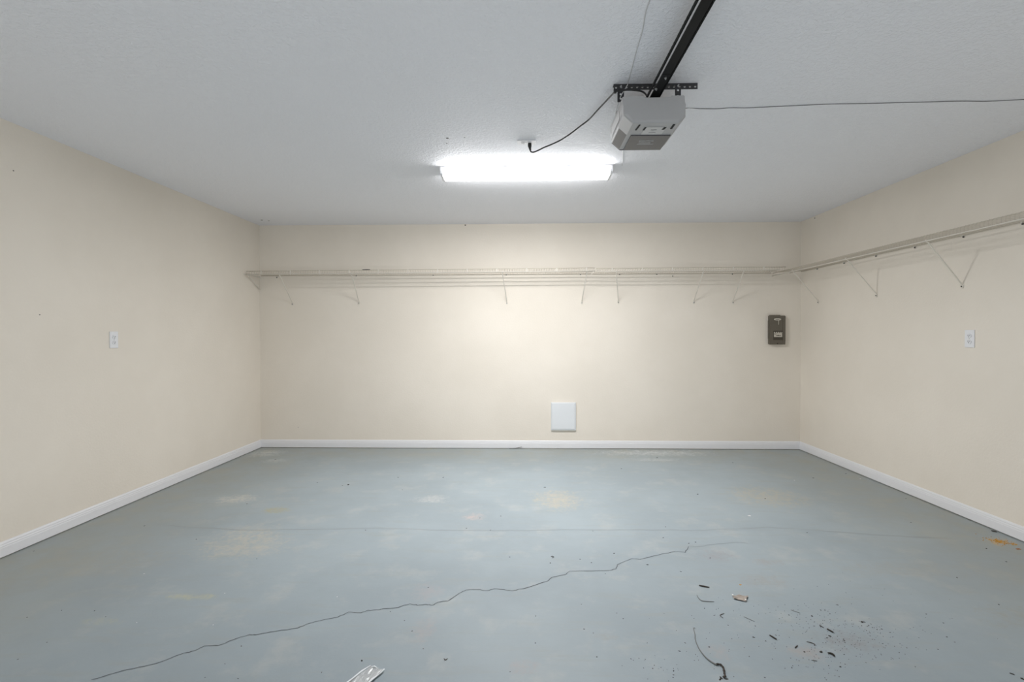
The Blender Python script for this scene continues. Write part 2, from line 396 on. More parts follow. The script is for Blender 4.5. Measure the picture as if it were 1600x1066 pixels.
# ------------------------------------------------------------------ ceiling light
yc = 3.588
lt = thing('ceiling_light', 'lit white four-foot tube light fixed flat under the ceiling', 'ceiling light', (0.0193, yc, H), math.radians(-0.25))
L = 0.613
bm = box(bmesh.new(), -L, L, -.0845, .0845, -.013, -.0008, .001); obj('base', bm, M_white, lt)
sec = [(-.0835, -.0132), (-.086, -.03), (-.084, -.046), (-.072, -.058), (-.05, -.0615), (.05, -.0615), (.072, -.058), (.084, -.046), (.086, -.03), (.0835, -.0132)]
bm = bmesh.new(); prism(bm, sec, 'x', -L + .014, L - .014); obj('diffuser', bm, M_emit, lt)
la = bpy.data.lights.new('led_strip', 'AREA'); la.shape = 'RECTANGLE'; la.size = 1.18; la.size_y = .035   # the LED strip shining down
la.energy = STRIP; la.color = (1.0, 1.0, 1.0)
lo2 = bpy.data.objects.new('led_strip', la); C.objects.link(lo2); lo2.parent = lt; lo2.location = (0, 0, -.0625)
for sg in (-1, 1):   # light leaving the two long sides of the lens
    lb_ = bpy.data.lights.new('lens_side', 'AREA'); lb_.shape = 'RECTANGLE'; lb_.size = 1.18; lb_.size_y = .032
    lb_.energy = SIDE_W; lb_.color = (1.0, 1.0, 1.0)
    lo3 = bpy.data.objects.new('lens_side', lb_); C.objects.link(lo3); lo3.parent = lt
    lo3.location = (0, sg * .0885, -.031); lo3.rotation_euler = (sg * math.radians(90), 0, 0)
sec2 = [(-.084, -.0005), (-.089, -.03), (-.087, -.048), (-.074, -.0605), (-.05, -.064), (.05, -.064), (.074, -.0605), (.087, -.048), (.089, -.03), (.084, -.0005)]
for s in (-1, 1):
    bm = bmesh.new(); prism(bm, sec2, 'x', s * (L - .0135), s * (L + .002)); obj('end_cap', bm, M_white, lt)

# ------------------------------------------------------------------ ceiling outlet, plug and cord
def receptacle(parent, cx, cz):
    """faces -y, centred on the plate front at y=0"""
    bm = bmesh.new(); disc(bm, (cx, -.0075, cz), .0172, 'y', .004, 20, .0145)
    f = obj('receptacle', bm, M_white, parent)
    for dx, h in ((-.0063, .0085), (.0063, .0072)):
        obj('slot', box(bmesh.new(), cx + dx - .0014, cx + dx + .0014, -.0101, -.0092, cz - h / 2 + .003, cz + h / 2 + .003), M_slot, f)
    bm = bmesh.new(); disc(bm, (cx, -.0097, cz - .007), .0028, 'y', .001, 10); obj('ground_hole', bm, M_slot, f)
def outlet(label, loc, rot):
    o = bpy.data.objects.new('wall_outlet', None); C.objects.link(o); o.location = loc; o.rotation_euler = rot
    tag(o, label, 'outlet')
    obj('cover_plate', box(bmesh.new(), -.035, .035, -.006, -.0004, -.0585, .0585, .0022), M_white, o)
    receptacle(o, 0, .0195); receptacle(o, 0, -.0195)
    bm = bmesh.new(); disc(bm, (0, -.0062, 0), .0035, 'y', .0012, 10); obj('screw', bm, M_bolt, o)
    return o
o = outlet('white duplex wall outlet alone on the left wall', (XL, 3.3915, 1.203), (0, 0, math.radians(90)))
o = outlet('white duplex wall outlet on the right wall below the wire shelf', (XR, 3.323, 1.202), (0, 0, math.radians(-90)))
o = outlet('white ceiling outlet with a black plug in it', (0.0195, 3.078, H), (math.radians(90), 0, 0))
o.name = 'ceiling_outlet'
for ch in o.children:
    if ch.name.startswith('cover_plate'):
        ch.rotation_euler = (0, math.radians(90), 0)
    else:
        ch.rotation_euler = (0, math.radians(90), 0)

cord = thing('power_cord', 'black power cord looping from the ceiling outlet to the opener', 'cord', (0, 0, 0))
bm = bmesh.new()
tube(bm, [(0.0400, 3.075, 2.4290), (0.0400, 3.075, 2.412), (0.0415, 3.076, 2.400), (0.0445, 3.080, 2.386)], [.0115, .0118, .0080, .0055], 12)
obj('plug', bm, M_cord, cord, True)
cp = [(0.0447, 3.0808, 2.387), (0.0485, 3.086, 2.3815), (0.0656, 3.089, 2.380), (0.0972, 3.0713, 2.386), (0.1279, 3.041, 2.39), (0.1659, 3.0144, 2.395), (0.2205, 2.9597, 2.4), (0.2709, 2.8845, 2.405), (0.317, 2.7966, 2.41), (0.3594, 2.7077, 2.412), (0.3867, 2.6089, 2.412), (0.4135, 2.506, 2.41), (0.432, 2.42, 2.404), (0.440, 2.376, 2.398), (0.4521, 2.368, 2.3984), (0.4978, 2.366, 2.4024), (0.5435, 2.366, 2.3987), (0.574, 2.37, 2.3922), (0.592, 2.375, 2.374), (0.597, 2.385, 2.345)]
obj('cable', tube(bmesh.new(), smooth_path(cp, 5), .0042, 8), M_cord, cord, True)
bm = bmesh.new(); tube(bm, [(.4405, 2.372, 2.391), (.4405, 2.372, 2.405)], .0075, 8); obj('cable_tie', bm, M_cord, cord)

# ------------------------------------------------------------------ perforated steel hanging the opener
def perforated(bm, x0, x1, z0, z1, y, th, holes, r):
    """flat strip in the xz plane, front at y, cells between holes along x (or z when tall)"""
    tall = (z1 - z0) > (x1 - x0)
    a0, a1 = (z0, z1) if tall else (x0, x1)
    b0, b1 = (x0, x1) if tall else (z0, z1)
    n = len(holes); edges = [a0] + [(holes[i] + holes[i + 1]) / 2 for i in range(n - 1)] + [a1]
    bc = (b0 + b1) / 2
    def V(a, b, yy): return bm.verts.new((b, yy, a) if tall else (a, yy, b))
    for i, h in enumerate(holes):
        e0, e1 = edges[i], edges[i + 1]
        outer = [(e1, bc), (e1, b1), (h, b1), (e0, b1), (e0, bc), (e0, b0), (h, b0), (e1, b0)]
        inner = [(h + r * math.cos(k * math.pi / 4), bc + r * math.sin(k * math.pi / 4)) for k in range(8)]
        O = [[V(a, b, yy) for a, b in outer] for yy in (y, y + th)]
        I = [[V(a, b, yy) for a, b in inner] for yy in (y, y + th)]
        for k in range(8):
            j = (k + 1) % 8
            for s in (0, 1): bm.faces.new((O[s][k], O[s][j], I[s][j], I[s][k]))
            bm.faces.new((I[0][k], I[0][j], I[1][j], I[1][k]))
            bm.faces.new((O[0][k], O[0][j], O[1][j], O[1][k]))
    bmesh.ops.remove_doubles(bm, verts=bm.verts, dist=1e-5)
    return bm
hg = thing('hanging_bracket', 'dark perforated steel angle screwed to the ceiling above the opener', 'bracket', (0, 0, 0))
obj('perforated_angle', perforated(bmesh.new(), .4362, .8371, 2.411, 2.4365, 2.384, .0025, [.4362 + .0112 + .0252 * i for i in range(16)], .0055), M_angle, hg)
obj('ceiling_flange', box(bmesh.new(), .4362, .8371, 2.384, 2.412, 2.4366, 2.4395), M_angle, hg)
obj('hanger_strap', perforated(bmesh.new(), .4535, .4848, 2.352, 2.4185, 2.3805, .0025, [2.368, 2.389, 2.410], .0055), M_angle, hg)
obj('hanger_strap', perforated(bmesh.new(), .729, .7565, 2.335, 2.4185, 2.3805, .0025, [2.3515, 2.3765, 2.405], .0055), M_angle, hg)
for x in (.469, .742):
    bm = bmesh.new(); disc(bm, (x, 2.378, 2.424), .0048, 'y', .005, 6); disc(bm, (x, 2.372, 2.424), .0025, 'y', .010, 8); obj('bolt', bm, M_bolt, hg)

# ------------------------------------------------------------------ garage door opener
op = thing('garage_door_opener', 'grey garage door opener motor unit with black rail under the ceiling', 'garage door opener', (0, 0, 0))
bm = bmesh.new()
Y0, Y1 = 2.306, 2.636
xs = [(.4645, 2.343), (.4655, 2.30), (.470, 2.258), (.512, 2.220), (.728, 2.220), (.757, 2.248), (.756, 2.30), (.7535, 2.343)]
fs = prism(bm, xs, 'y', Y0, Y1)
near = [e for e in bm.edges if all(abs(v.co.y - Y0) < 1e-6 for v in e.verts) and not all(v.co.z > 2.34 for v in e.verts)]
corner = [e for e in bm.edges if abs(e.verts[0].co.x - e.verts[1].co.x) < .003 and abs(e.verts[0].co.y - e.verts[1].co.y) < 1e-6 and False]
bmesh.ops.bevel(bm, geom=near, offset=.013, segments=4, profile=0.5, affect='EDGES')
# scooped opening in the top where the rail goes in
bmesh.ops.recalc_face_normals(bm, faces=bm.faces)
hs = obj('housing', bm, M_house, op, True)
bpy.data.meshes[hs.data.name].polygons.foreach_set('use_smooth', [False] * len(hs.data.polygons))
cut = bmesh.new(); prism(cut, [(.5615, 2.36), (.5615, 2.3405), (.568, 2.3365), (.580, 2.335), (.672, 2.335), (.684, 2.3365), (.6905, 2.3405), (.6905, 2.36)], 'y', Y0 - .02, 2.45)
sc = obj('rail_scoop', cut, M_slot, op)
mod = hs.modifiers.new('scoop', 'BOOLEAN'); mod.object = sc; mod.operation = 'DIFFERENCE'; mod.solver = 'EXACT'
dg = bpy.context.evaluated_depsgraph_get()
me = bpy.data.meshes.new_from_object(hs.evaluated_get(dg)); hs.modifiers.clear(); hs.data = me
bpy.data.objects.remove(sc)
obj('rail_seat', box(bmesh.new(), .563, .689, Y0 + .004, 2.45, 2.3352, 2.3362), M_slot, op)
# raised button panel and slots on the underside
obj('button_panel', box(bmesh.new(), .580, .681, 2.352, 2.441, 2.2185, 2.2205, .0006, 1), M_btn, op)
for (xa, xb, ya, yb, w) in ((.5481, .5431, 2.3276, 2.3871, .0045), (.5826, .5801, 2.3548, 2.3881, .0050), (.6756, .6714, 2.3573, 2.3833, .0075), (.7085, .7084, 2.3265, 2.3763, .0060)):
    bm = bmesh.new()
    prism(bm, [(xa - w * .8, ya), (xa + w * .8, ya), (xb + w * .8, yb), (xb - w * .8, yb)], 'z', 2.2172, 2.2195)
    obj('vent_slot', bm, M_slot, op)
for (xa, xb, y, w) in ((.6145, .6423, 2.385, .0045), (.6125, .6452, 2.4185, .004), (.585, .672, 2.3535, .0022)):
    obj('panel_marking', box(bmesh.new(), xa, xb, y - w / 2, y + w / 2, 2.2177, 2.2184), M_dprint, op)
bm = bmesh.new(); disc(bm, (.628, 2.400, 2.2175), .006, 'z', .002, 12); obj('button', bm, M_btn, op)
# smoked lens: underside, left slope, left side
bm = bmesh.new(); prism(bm, [(.533, 2.4470), (.728, 2.4490), (.728, 2.6350), (.533, 2.6350)], 'z', 2.2150, 2.2205)
ln = obj('light_lens', bm, M_lens, op)
bm = bmesh.new()
def quad_slab(bm, q, off):
    a = [bm.verts.new(p) for p in q]; n = (Vector(q[1]) - Vector(q[0])).cross(Vector(q[3]) - Vector(q[0])).normalized() * off
    b = [bm.verts.new(Vector(p) + n) for p in q]
    bm.faces.new(a); bm.faces.new(b[::-1])
    for i in range(4): bm.faces.new((a[i], b[i], b[(i + 1) % 4], a[(i + 1) % 4]))
quad_slab(bm, [(.4745, 2.449, 2.2535), (.4745, 2.632, 2.2535), (.511, 2.632, 2.2205), (.511, 2.449, 2.2205)], -.003)
obj('corner_lens', bm, M_lens, op)
bm = bmesh.new(); quad_slab(bm, [(.4645, 2.345, 2.332), (.4645, 2.632, 2.332), (.4685, 2.632, 2.264), (.4685, 2.345, 2.264)], -.002)
sl = obj('side_lens', bm, M_lens2, op)
bm = bmesh.new(); quad_slab(bm, [(.4630, 2.40, 2.318), (.4630, 2.59, 2.318), (.4655, 2.59, 2.276), (.4655, 2.40, 2.276)], -.001)
tag(obj('side_sticker', bm, M_btn, op), 'paler sticker on the side')
for q in ([(.4690, 2.446, 2.2600), (.4690, 2.636, 2.2600), (.4720, 2.636, 2.2560), (.4720, 2.446, 2.2560)],):
    bm = bmesh.new(); quad_slab(bm, q, -.003); obj('trim_edge', bm, M_white, op)
bm = bmesh.new(); prism(bm, [(x + (0.002 if x < .6 else -.002), z if z > 2.3 else z - .002) for x, z in xs], 'y', Y1 + .0002, Y1 + .006)
obj('rear_cover', bm, M_rear, op)
# small raised marks of the emblem and its underline; too small in the photo to read
em = bmesh.new()
xx = .5895
rr = random.Random(3)
for i in range(10):
    w = rr.choice((.0045, .0055, .006))
    y0_ = 2.500; sl_ = .004
    prism(em, [(xx, y0_ + .0), (xx + w * .35, y0_), (xx + w * .35 - sl_ * .3, y0_ + .019), (xx - sl_ * .3, y0_ + .019)], 'z', 2.2138, 2.2149)
    yk = y0_ + rr.choice((.002, .008, .014))
    prism(em, [(xx, yk), (xx + w, yk), (xx + w, yk + .003), (xx, yk + .003)], 'z', 2.2138, 2.2149)
    xx += w + .0018
xx = .593
for i in range(8):
    prism(em, [(xx, 2.527), (xx + .0035, 2.527), (xx + .0025, 2.541), (xx - .001, 2.541)], 'z', 2.2138, 2.2149); xx += .0075
prism(em, [(.586, 2.5475), (.6685, 2.5495), (.6685, 2.5535), (.586, 2.5515)], 'z', 2.2138, 2.2149)
obj('emblem', em, M_print, ln)
# rail and chain
ROK, RY1, RY0 = 2.36, 2.43, -1.598
bm = bmesh.new(); prism(bm, [(.603, 2.36), (.641, 2.36), (.641, 2.364), (.632, 2.366), (.632, 2.396), (.638, 2.398), (.638, 2.401), (.623, 2.401), (.623, 2.398), (.626, 2.396), (.626, 2.366), (.603, 2.364)], 'y', RY0, RY1)
rl = obj('rail', bm, M_black, op)
def chain(x, z):
    bm = bmesh.new(); y = RY0 + .05; k = 0
    while y < 2.36:
        h = .0062 if k % 2 else .0046
        w = .0036 if k % 2 else .0058
        box(bm, x - w / 2 - .001, x + w / 2 + .001, y - .0005, y + .0132, z - h, z + h)
        y += .0127; k += 1
    return bm
obj('chain', chain(.5835, 2.352), M_chain, rl)
obj('chain', chain(.6460, 2.364), M_chain, rl)
for x, y in ((.6235, 2.1736), (.6085, 2.270)):
    bm = bmesh.new(); disc(bm, (x, y, 2.357), .0055, 'z', .006, 6); disc(bm, (x + .004, y + .012, 2.3575), .003, 'z', .005, 8); obj('bolt', bm, M_bolt, rl)
bm = bmesh.new(); prism(bm, [(.6035, 2.15), (.6405, 2.15), (.6405, 2.36), (.6035, 2.36)], 'z', 2.3585, 2.3598); obj('rail_bracket', bm, M_black, op)

# ------------------------------------------------------------------ low-voltage wires on the ceiling
wp = [(0.4565, 1.60, 2.4375), (0.4571, 1.794, 2.4375), (0.4589, 1.857, 2.4375), (0.4645, 1.901, 2.4375), (0.4745, 1.98, 2.4375), (0.4791, 2.067, 2.4375), (0.487, 2.18, 2.4375), (0.4961, 2.292, 2.4375), (0.500, 2.36, 2.4365), (0.4975, 2.374, 2.425), (.470, 2.377, 2.38), (0.4585, 2.40, 2.349), (.4620, 2.47, 2.341), (.4700, 2.52, 2.3445)]
w1 = obj('bell_wire', tube(bmesh.new(), smooth_path(wp, 4), .0021, 6), M_wirew, None, True)
tag(w1, 'thin pale wire along the ceiling beside the opener rail', 'wire')
wp = [(.70, 2.60, 2.345), (.80, 2.632, 2.39), (0.8637, 2.6424, 2.437), (0.94, 2.65, 2.4378), (1.0339, 2.6544, 2.4378), (1.1, 2.645, 2.4378), (1.2, 2.648, 2.4378), (1.2969, 2.6397, 2.4378), (1.45, 2.628, 2.4378), (1.6164, 2.6162, 2.4378), (1.78, 2.616, 2.4378), (1.9417, 2.611, 2.4378), (2.1, 2.607, 2.4378), (2.2605, 2.6023, 2.4378), (2.41, 2.6075, 2.4378), (2.5754, 2.5937, 2.4378), (2.8, 2.590, 2.4378), (2.955, 2.588, 2.4375)]
w2 = obj('bell_wire', tube(bmesh.new(), smooth_path(wp, 4), .0019, 6), M_wireg, None, True)
tag(w2, 'thin dark wire stretched across the ceiling toward the right wall', 'wire')
wp = [(.58, 2.62, 2.346), (.60, 2.80, 2.42), (.625, 3.05, 2.4378), (.6576, 3.2692, 2.4378), (.688, 3.42, 2.4378), (.7023, 3.5136, 2.4378)]
w3 = obj('bell_wire', tube(bmesh.new(), smooth_path(wp, 4), .0016, 6), M_wirew, None, True)
tag(w3, 'short thin wire from the opener toward the right end of the tube light', 'wire')

# ------------------------------------------------------------------ wire shelves
def shelf(name, label, length, z_front, z_back, z_lip, depth=.305, end_pad=0.0, mid=.13, clips=True):
    """local frame: runs along +x from 0 to length, wall at y=0, front at y=-depth; z values are (start, end) pairs relative to object"""
    t = thing(name, label, 'wire shelf')
    def zz(p, x): return p[0] + (p[1] - p[0]) * x / length
    def rod(nm, y, zp, r, x0=0.0, x1=length):
        n = 8
        return obj(nm, tube(bmesh.new(), [(x0 + (x1 - x0) * i / n, y, zz(zp, x0 + (x1 - x0) * i / n)) for i in range(n + 1)], r, 8), M_brace if nm == 'lip_rail' else M_wire, t, True)  # lip rail takes the paler brace coat so it looks lit
    rod('front_rail', -depth, z_front, .0034)
    rod('lip_rail', -depth - .0085, z_lip, .0036, 0, length - end_pad)
    rod('back_rail', -.010, z_back, .0034)
    zm = tuple(b + (f - b) * (mid / depth) - .006 for f, b in zip(z_front, z_back))
    rod('middle_rail', -mid, zm, .0034)
    bm = bmesh.new(); x = .012
    while x < length - .006:
        zf, zb, zl = zz(z_front, x), zz(z_back, x), zz(z_lip, x)
        tube(bm, [(x, -.006, zb + .0044), (x, -depth + .004, zf + .0046), (x, -depth - .0035, zf + .001), (x, -depth - .0045, zl - .003)], .0013, 4)
        x += .0254
    obj('deck_wires', bm, M_wire, t)
    x = .16
    while clips and x < length - .03:
        obj('lip_clip', box(bmesh.new(), x - .0045, x + .0045, -depth - .009, -depth + .004, zz(z_lip, x) - .005, zz(z_front, x) + .004, .001, 1), M_brace, t)
        x += .305
    return t
ZS = 0
s1 = shelf('wire_shelf', 'long cream wire shelf on the back wall reaching the left corner', 3.60, (1.8985, 1.9165), (1.8895, 1.8945), (1.8665, 1.8840), mid=.135)
s1.location = (-2.872, YB, 0)
obj('dark_mark', tube(bmesh.new(), [(1.215, -.3085, 1.9085), (1.255, -.3085, 1.9090), (1.295, -.3085, 1.9092)], [.0036, .0048, .0036], 8), M_screw, s1)
s2 = shelf('wire_shelf', 'shorter cream wire shelf on the back wall at its right end', 1.905, (1.9100, 1.9165), (1.8925, 1.8935), (1.8800, 1.8850), end_pad=.07)
s2.location = (.7415, YB, 0)
s3 = shelf('wire_shelf', 'long cream wire shelf on the right wall', 3.55, (1.8890, 1.8790), (1.9040, 1.8930), (1.8590, 1.8380), clips=False)
s3.location = (XR, YB - .022, 0); s3.rotation_euler = (0, 0, math.radians(-90))
def brace_proto(top_dx, z_top, z_bot, depth=.303):
    """foot on the wall at local origin (x=0), wall y=0; z absolute; top_dx shifts the head sideways"""
    t = thing('shelf_brace', 'x', 'shelf brace', group=None)
    bm = bmesh.new(); w, th = .0085, .0045
    path = [(0, -.0025, z_bot - .030), (0, -.0025, z_bot - .004), (0.0, -.006, z_bot), (top_dx, -depth + .012, z_top), (top_dx, -depth - .004, z_top + .010), (top_dx, -depth - .0075, z_top + .020), (top_dx, -depth - .001, z_top + .0245)]
    rings = []
    for i, p in enumerate(path):
        p = Vector(p)
        a = Vector(path[max(i - 1, 0)]); b = Vector(path[min(i + 1, len(path) - 1)])
        d = (b - a).normalized(); n = Vector((1, 0, 0)).cross(d).normalized()
        rings.append([bm.verts.new(p + Vector((sx * w / 2, 0, 0)) + n * sn * th / 2) for sx, sn in ((-1, -1), (1, -1), (1, 1), (-1, 1))])
    for i in range(len(rings) - 1):
        for k in range(4): bm.faces.new((rings[i][k], rings[i][(k + 1) % 4], rings[i + 1][(k + 1) % 4], rings[i + 1][k]))
    bm.faces.new(rings[0][::-1]); bm.faces.new(rings[-1])
    obj('strut', bm, M_brace, t)
    bm = bmesh.new(); disc(bm, (0, -.0035, z_bot - .016), .0105, 'y', .004, 12, .013); obj('foot', bm, M_brace, t)
    bm = bmesh.new(); disc(bm, (0, -.0075, z_bot - .016), .0042, 'y', .005, 10); obj('screw', bm, M_screw, t)
    return t
GB = 'braces under the back wall shelves'
for (xb, xt, zt, zb, lab) in (
    (-2.5337, -2.5254, 1.852, 1.5942, 'cream diagonal shelf brace on the back wall nearest the left corner'),
    (-1.7979, -1.7766, 1.862, 1.6022, 'cream diagonal shelf brace on the back wall, second from the left corner'),
    (-0.1806, -0.2160, 1.866, 1.5960, 'cream diagonal shelf brace on the back wall, third from the left corner'),
    (0.6298, 0.6470, 1.868, 1.5975, 'cream diagonal shelf brace just left of the shelf joint below the opener'),
    (1.0225, 0.9461, 1.863, 1.6031, 'nearly vertical cream shelf brace just right of the shelf joint'),
    (1.8310, 1.8254, 1.868, 1.5969, 'cream diagonal shelf brace, second from the right corner on the back wall'),
    (2.2468, 2.2302, 1.868, 1.5955, 'cream diagonal shelf brace on the back wall, closest to the grey electrical box')):
    t = brace_proto(xt - xb, zt, zb); t.location = (xb, YB, 0); tag(t, lab, group=GB)
GR = 'braces under the right wall shelf'
for (yb, yt, zt, zb, lab) in (
    (4.9981, 4.9135, 1.850, 1.5738, 'cream diagonal shelf brace on the right wall, nearest the back corner'),
    (4.1862, 4.1093, 1.843, 1.5750, 'cream diagonal shelf brace on the right wall, the middle one of three'),
    (3.3828, 3.3037, 1.835, 1.5710, 'cream diagonal shelf brace on the right wall, the one nearest the camera')):
    t = brace_proto(-(yt - yb), zt, zb); t.location = (XR, yb, 0); t.rotation_euler = (0, 0, math.radians(-90)); tag(t, lab, group=GR)

def clip_proto():
    t = thing('shelf_clip', 'x', 'shelf clip')
    bm = box(bmesh.new(), -.0065, .0065, -.0055, -.0003, -.017, .004, .0012, 1)
    box(bm, -.0055, .0055, -.017, -.0050, -.0062, -.0040, .0006, 1)
    box(bm, -.0055, .0055, -.0175, -.0150, -.0055, .0010, .0006, 1)
    obj('clip_body', bm, M_brace, t)
    bm = bmesh.new(); disc(bm, (0, -.0075, -.010), .0058, 'y', .005, 10); obj('screw', bm, M_screw, t)
    return t
proto = clip_proto(); first = True
CG = 'wall clips holding the back rods of the wire shelves'
clips = [(-2.7022, 1.880, 'beside the left corner'), (-1.8246, 1.896, 'beside the second brace from the left'), (-0.9818, 1.8975, 'between the second and third braces'),
         (-0.187, 1.898, 'right above the third brace'), (0.616, 1.898, 'left of the fourth brace'), (1.036, 1.897, 'right of the nearly vertical brace'),
         (1.4339, 1.897, 'midway between the nearly vertical brace and the next'), (2.239, 1.895, 'beside the brace closest to the electrical box')]
for i, (x, z, w) in enumerate(clips):
    lab = 'small shelf clip on the back wall ' + w
    if i == 0: t = proto; t.location = (x, YB, z); t['label'] = lab
    else: t = copy_thing(proto, lab, (x, YB, z))
    t['group'] = CG
for (y, z, w) in ((5.0115, 1.9045, 'nearest the back corner'), (4.5986, 1.902, 'second from the back corner'), (4.1891, 1.900, 'third from the back corner'),
                  (3.7798, 1.899, 'between the two nearer braces'), (3.3715, 1.897, 'above the brace nearest the camera'), (2.9797, 1.895, 'nearest the camera')):
    t = copy_thing(proto, 'small shelf clip on the right wall ' + w, (XR, y, z), math.radians(-90)); t['group'] = CG
bm = bmesh.new(); disc(bm, (1.605, YB - .002, 1.866), .005, 'y', .004, 8)
tag(obj('wall_screw', bm, M_screw), 'lone dark screw in the back wall just under the right end shelf', 'screw')
bm = bmesh.new(); tube(bm, [(-2.872, YB - .29, 1.872), (-2.875, YB - .15, 1.80), (-2.885, YB - .012, 1.735)], .004, 6)
eb = tag(obj('end_bracket', bm, M_brace), 'cream end bracket under the left end of the back wall shelf', 'shelf bracket')
bm = bmesh.new(); box(bm, -2.8965, -2.890, YB - .31, YB - .002, 1.868, 1.876)
obj('wall_plate', bm, M_brace, eb)

# ------------------------------------------------------------------ electrical box on the back wall
eb = thing('electrical_box', 'small taupe metal electrical box on the back wall near the right corner', 'electrical box', (0, 0, 0))
bx0, bx1, bz0, bz1 = 2.6185, 2.7855, 1.128, 1.442
obj('enclosure', box(bmesh.new(), bx0 + .002, bx1 - .002, YB - .036, YB - .0003, bz0 + .004, bz1 - .006, .002), M_enc, eb)
bm = bmesh.new()
prism(bm, [(bx0, bz0), (bx1 - .002, bz0), (bx1, bz0 + .05), (bx1, bz1 - .012), (bx1 - .04, bz1 - .012), (bx1 - .052, bz1 - .008), (bx1 - .058, bz1), (bx0 - .004, bz1), (bx0 - .006, bz1 - .022), (bx0 + .001, bz1 - .036)], 'y', YB - .0415, YB - .036)
dr = obj('cover', bm, M_enc, eb)
obj('raised_rib', box(bmesh.new(), bx0 + .020, bx0 + .120, YB - .0430, YB - .0415, bz0 + .022, bz1 - .085, .0006, 1), M_enc, dr)
bm = bmesh.new(); disc(bm, (2.6985, YB - .0425, 1.3975), .0425, 'y', .003, 24, .0175); obj('oval_rim', bm, M_encd, dr)
bm = bmesh.new(); disc(bm, (2.6985, YB - .0445, 1.3965), .0385, 'y', .002, 24, .0135); tag(obj('oval_badge', bm, M_pale, dr), 'pale oval badge')
bm = bmesh.new(); disc(bm, (2.6985, YB - .0460, 1.3955), .022, 'y', .001, 16, .0045); obj('badge_marking', bm, simple('badge_grey', (.30, .28, .24), .5), dr)
bm = bmesh.new(); prism(bm, [(2.708, 1.388), (2.714, 1.388), (2.7135, 1.345), (2.711, 1.335), (2.7085, 1.35)], 'y', YB - .0445, YB - .0432); tag(obj('paint_drip', bm, M_pale, dr), 'pale paint drip below the badge')
obj('slide_seam', box(bmesh.new(), 2.7525, 2.7545, YB - .0424, YB - .0415, bz0 + .02, bz1 - .03), M_encd, dr)
obj('label', box(bmesh.new(), 2.655, 2.757, YB - .0442, YB - .0430, 1.176, 1.276), M_encd, dr)
lb = obj('sticker', box(bmesh.new(), 2.662, 2.749, YB - .0450, YB - .0442, 1.208, 1.262), M_pale, dr)
for (a, b, c, d) in ((2.662, 2.690, 1.238, 1.2435), (2.684, 2.735, 1.220, 1.2265), (2.672, 2.682, 1.252, 1.262), (2.694, 2.702, 1.250, 1.262), (2.715, 2.723, 1.251, 1.262), (2.733, 2.740, 1.252, 1.262), (2.700, 2.712, 1.2265, 1.231)):
    obj('sticker_marking', box(bmesh.new(), a, b, YB - .0454, YB - .0450, c, d), M_encd, lb)
bm = bmesh.new(); disc(bm, (2.7005, YB - .0440, 1.1385), .0055, 'y', .006, 10); obj('screw', bm, M_slot, dr)
obj('side_latch', box(bmesh.new(), bx0 - .002, bx0 + .0015, YB - .030, YB - .004, 1.19, 1.385, .001, 1), M_enc, eb)

# ------------------------------------------------------------------ white access panel
ap = thing('access_panel', 'square white access panel low on the back wall', 'access panel', (0, 0, 0))
bm = bmesh.new()
ax0, ax1, az0, az1 = .2965, .5635, .203, .5035
box(bm, ax0, ax1, YB - .022, YB - .0003, az0, az1, .002)
obj('frame', bm, M_panelwhite, ap)
bm = bmesh.new(); box(bm, ax0 + .006, ax1 - .010, YB - .028, YB - .0215, az0 + .012, az1 - .008, .004, 3)
obj('door', bm, M_panelwhite, ap)

# ------------------------------------------------------------------ litter on the floor
def fleck(name, seed, flat=.35, n=9):
    rr = random.Random(seed); bm = bmesh.new()
    top = bm.verts.new((0, 0, flat)); ring = []
    for k in range(n):
        a = 2 * math.pi * k / n; q = rr.uniform(.55, 1.1)
        ring.append((math.cos(a) * q, math.sin(a) * q))
    lo_ = [bm.verts.new((x, y, 0)) for x, y in ring]; hi = [bm.verts.new((x * .8, y * .8, flat * rr.uniform(.4, 1))) for x, y in ring]
    for k in range(n):
        j = (k + 1) % n
        bm.faces.new((lo_[k], lo_[j], hi[j], hi[k])); bm.faces.new((hi[k], hi[j], top))
    bm.faces.new(lo_[::-1])
    bmesh.ops.recalc_face_normals(bm, faces=bm.faces)
    me = bpy.data.meshes.new(name); bm.to_mesh(me); bm.free(); return me
dark = [fleck('dirt_speck', s) for s in range(5)]
for m_ in dark: m_.materials.append(M_dirt)
grey = [fleck('dirt_speck', s + 20) for s in range(3)]
for m_ in grey: m_.materials.append(M_dirt2)
LANDMARKS = [(1.150, 1.911, 'the round black dirt lump'), (1.02, 2.29, 'the tan plastic scrap'), (.69, 1.92, 'the dry vine stem'), (.723, 1.775, 'the dark vine end'),
             (.88, 2.397, 'the dark curved twig'), (1.268, 2.046, 'the thick twig in the smudge'), (1.010, 1.996, 'the short thick twig'), (-.55, 1.77, 'the clear plastic tape'),
             (2.823, 2.96, 'the orange crumb patch'), (2.832, 2.858, 'the rusty leaf'), (1.534, 3.354, 'the large white chip'), (2.929, 3.107, 'the twig by the right baseboard'),
             (.959, 2.86, 'the right crack end'), (-1.475, 1.747, 'the left crack end'), (0.256, 3.655, 'the sandy floor stain'), (-2.162, 3.625, 'the pale filler stain'),
             (-2.884, 5.303, 'the left back corner'), (2.95, 5.303, 'the right back corner'), (-.298, 1.835, 'the tiny v-shaped twig'), (.238, 2.542, 'the middle of the crack'),
             (-.778, 2.145, 'the left crack half'), (-.34, 3.295, 'the small pink floor stain')]
seen, used = set(), set()
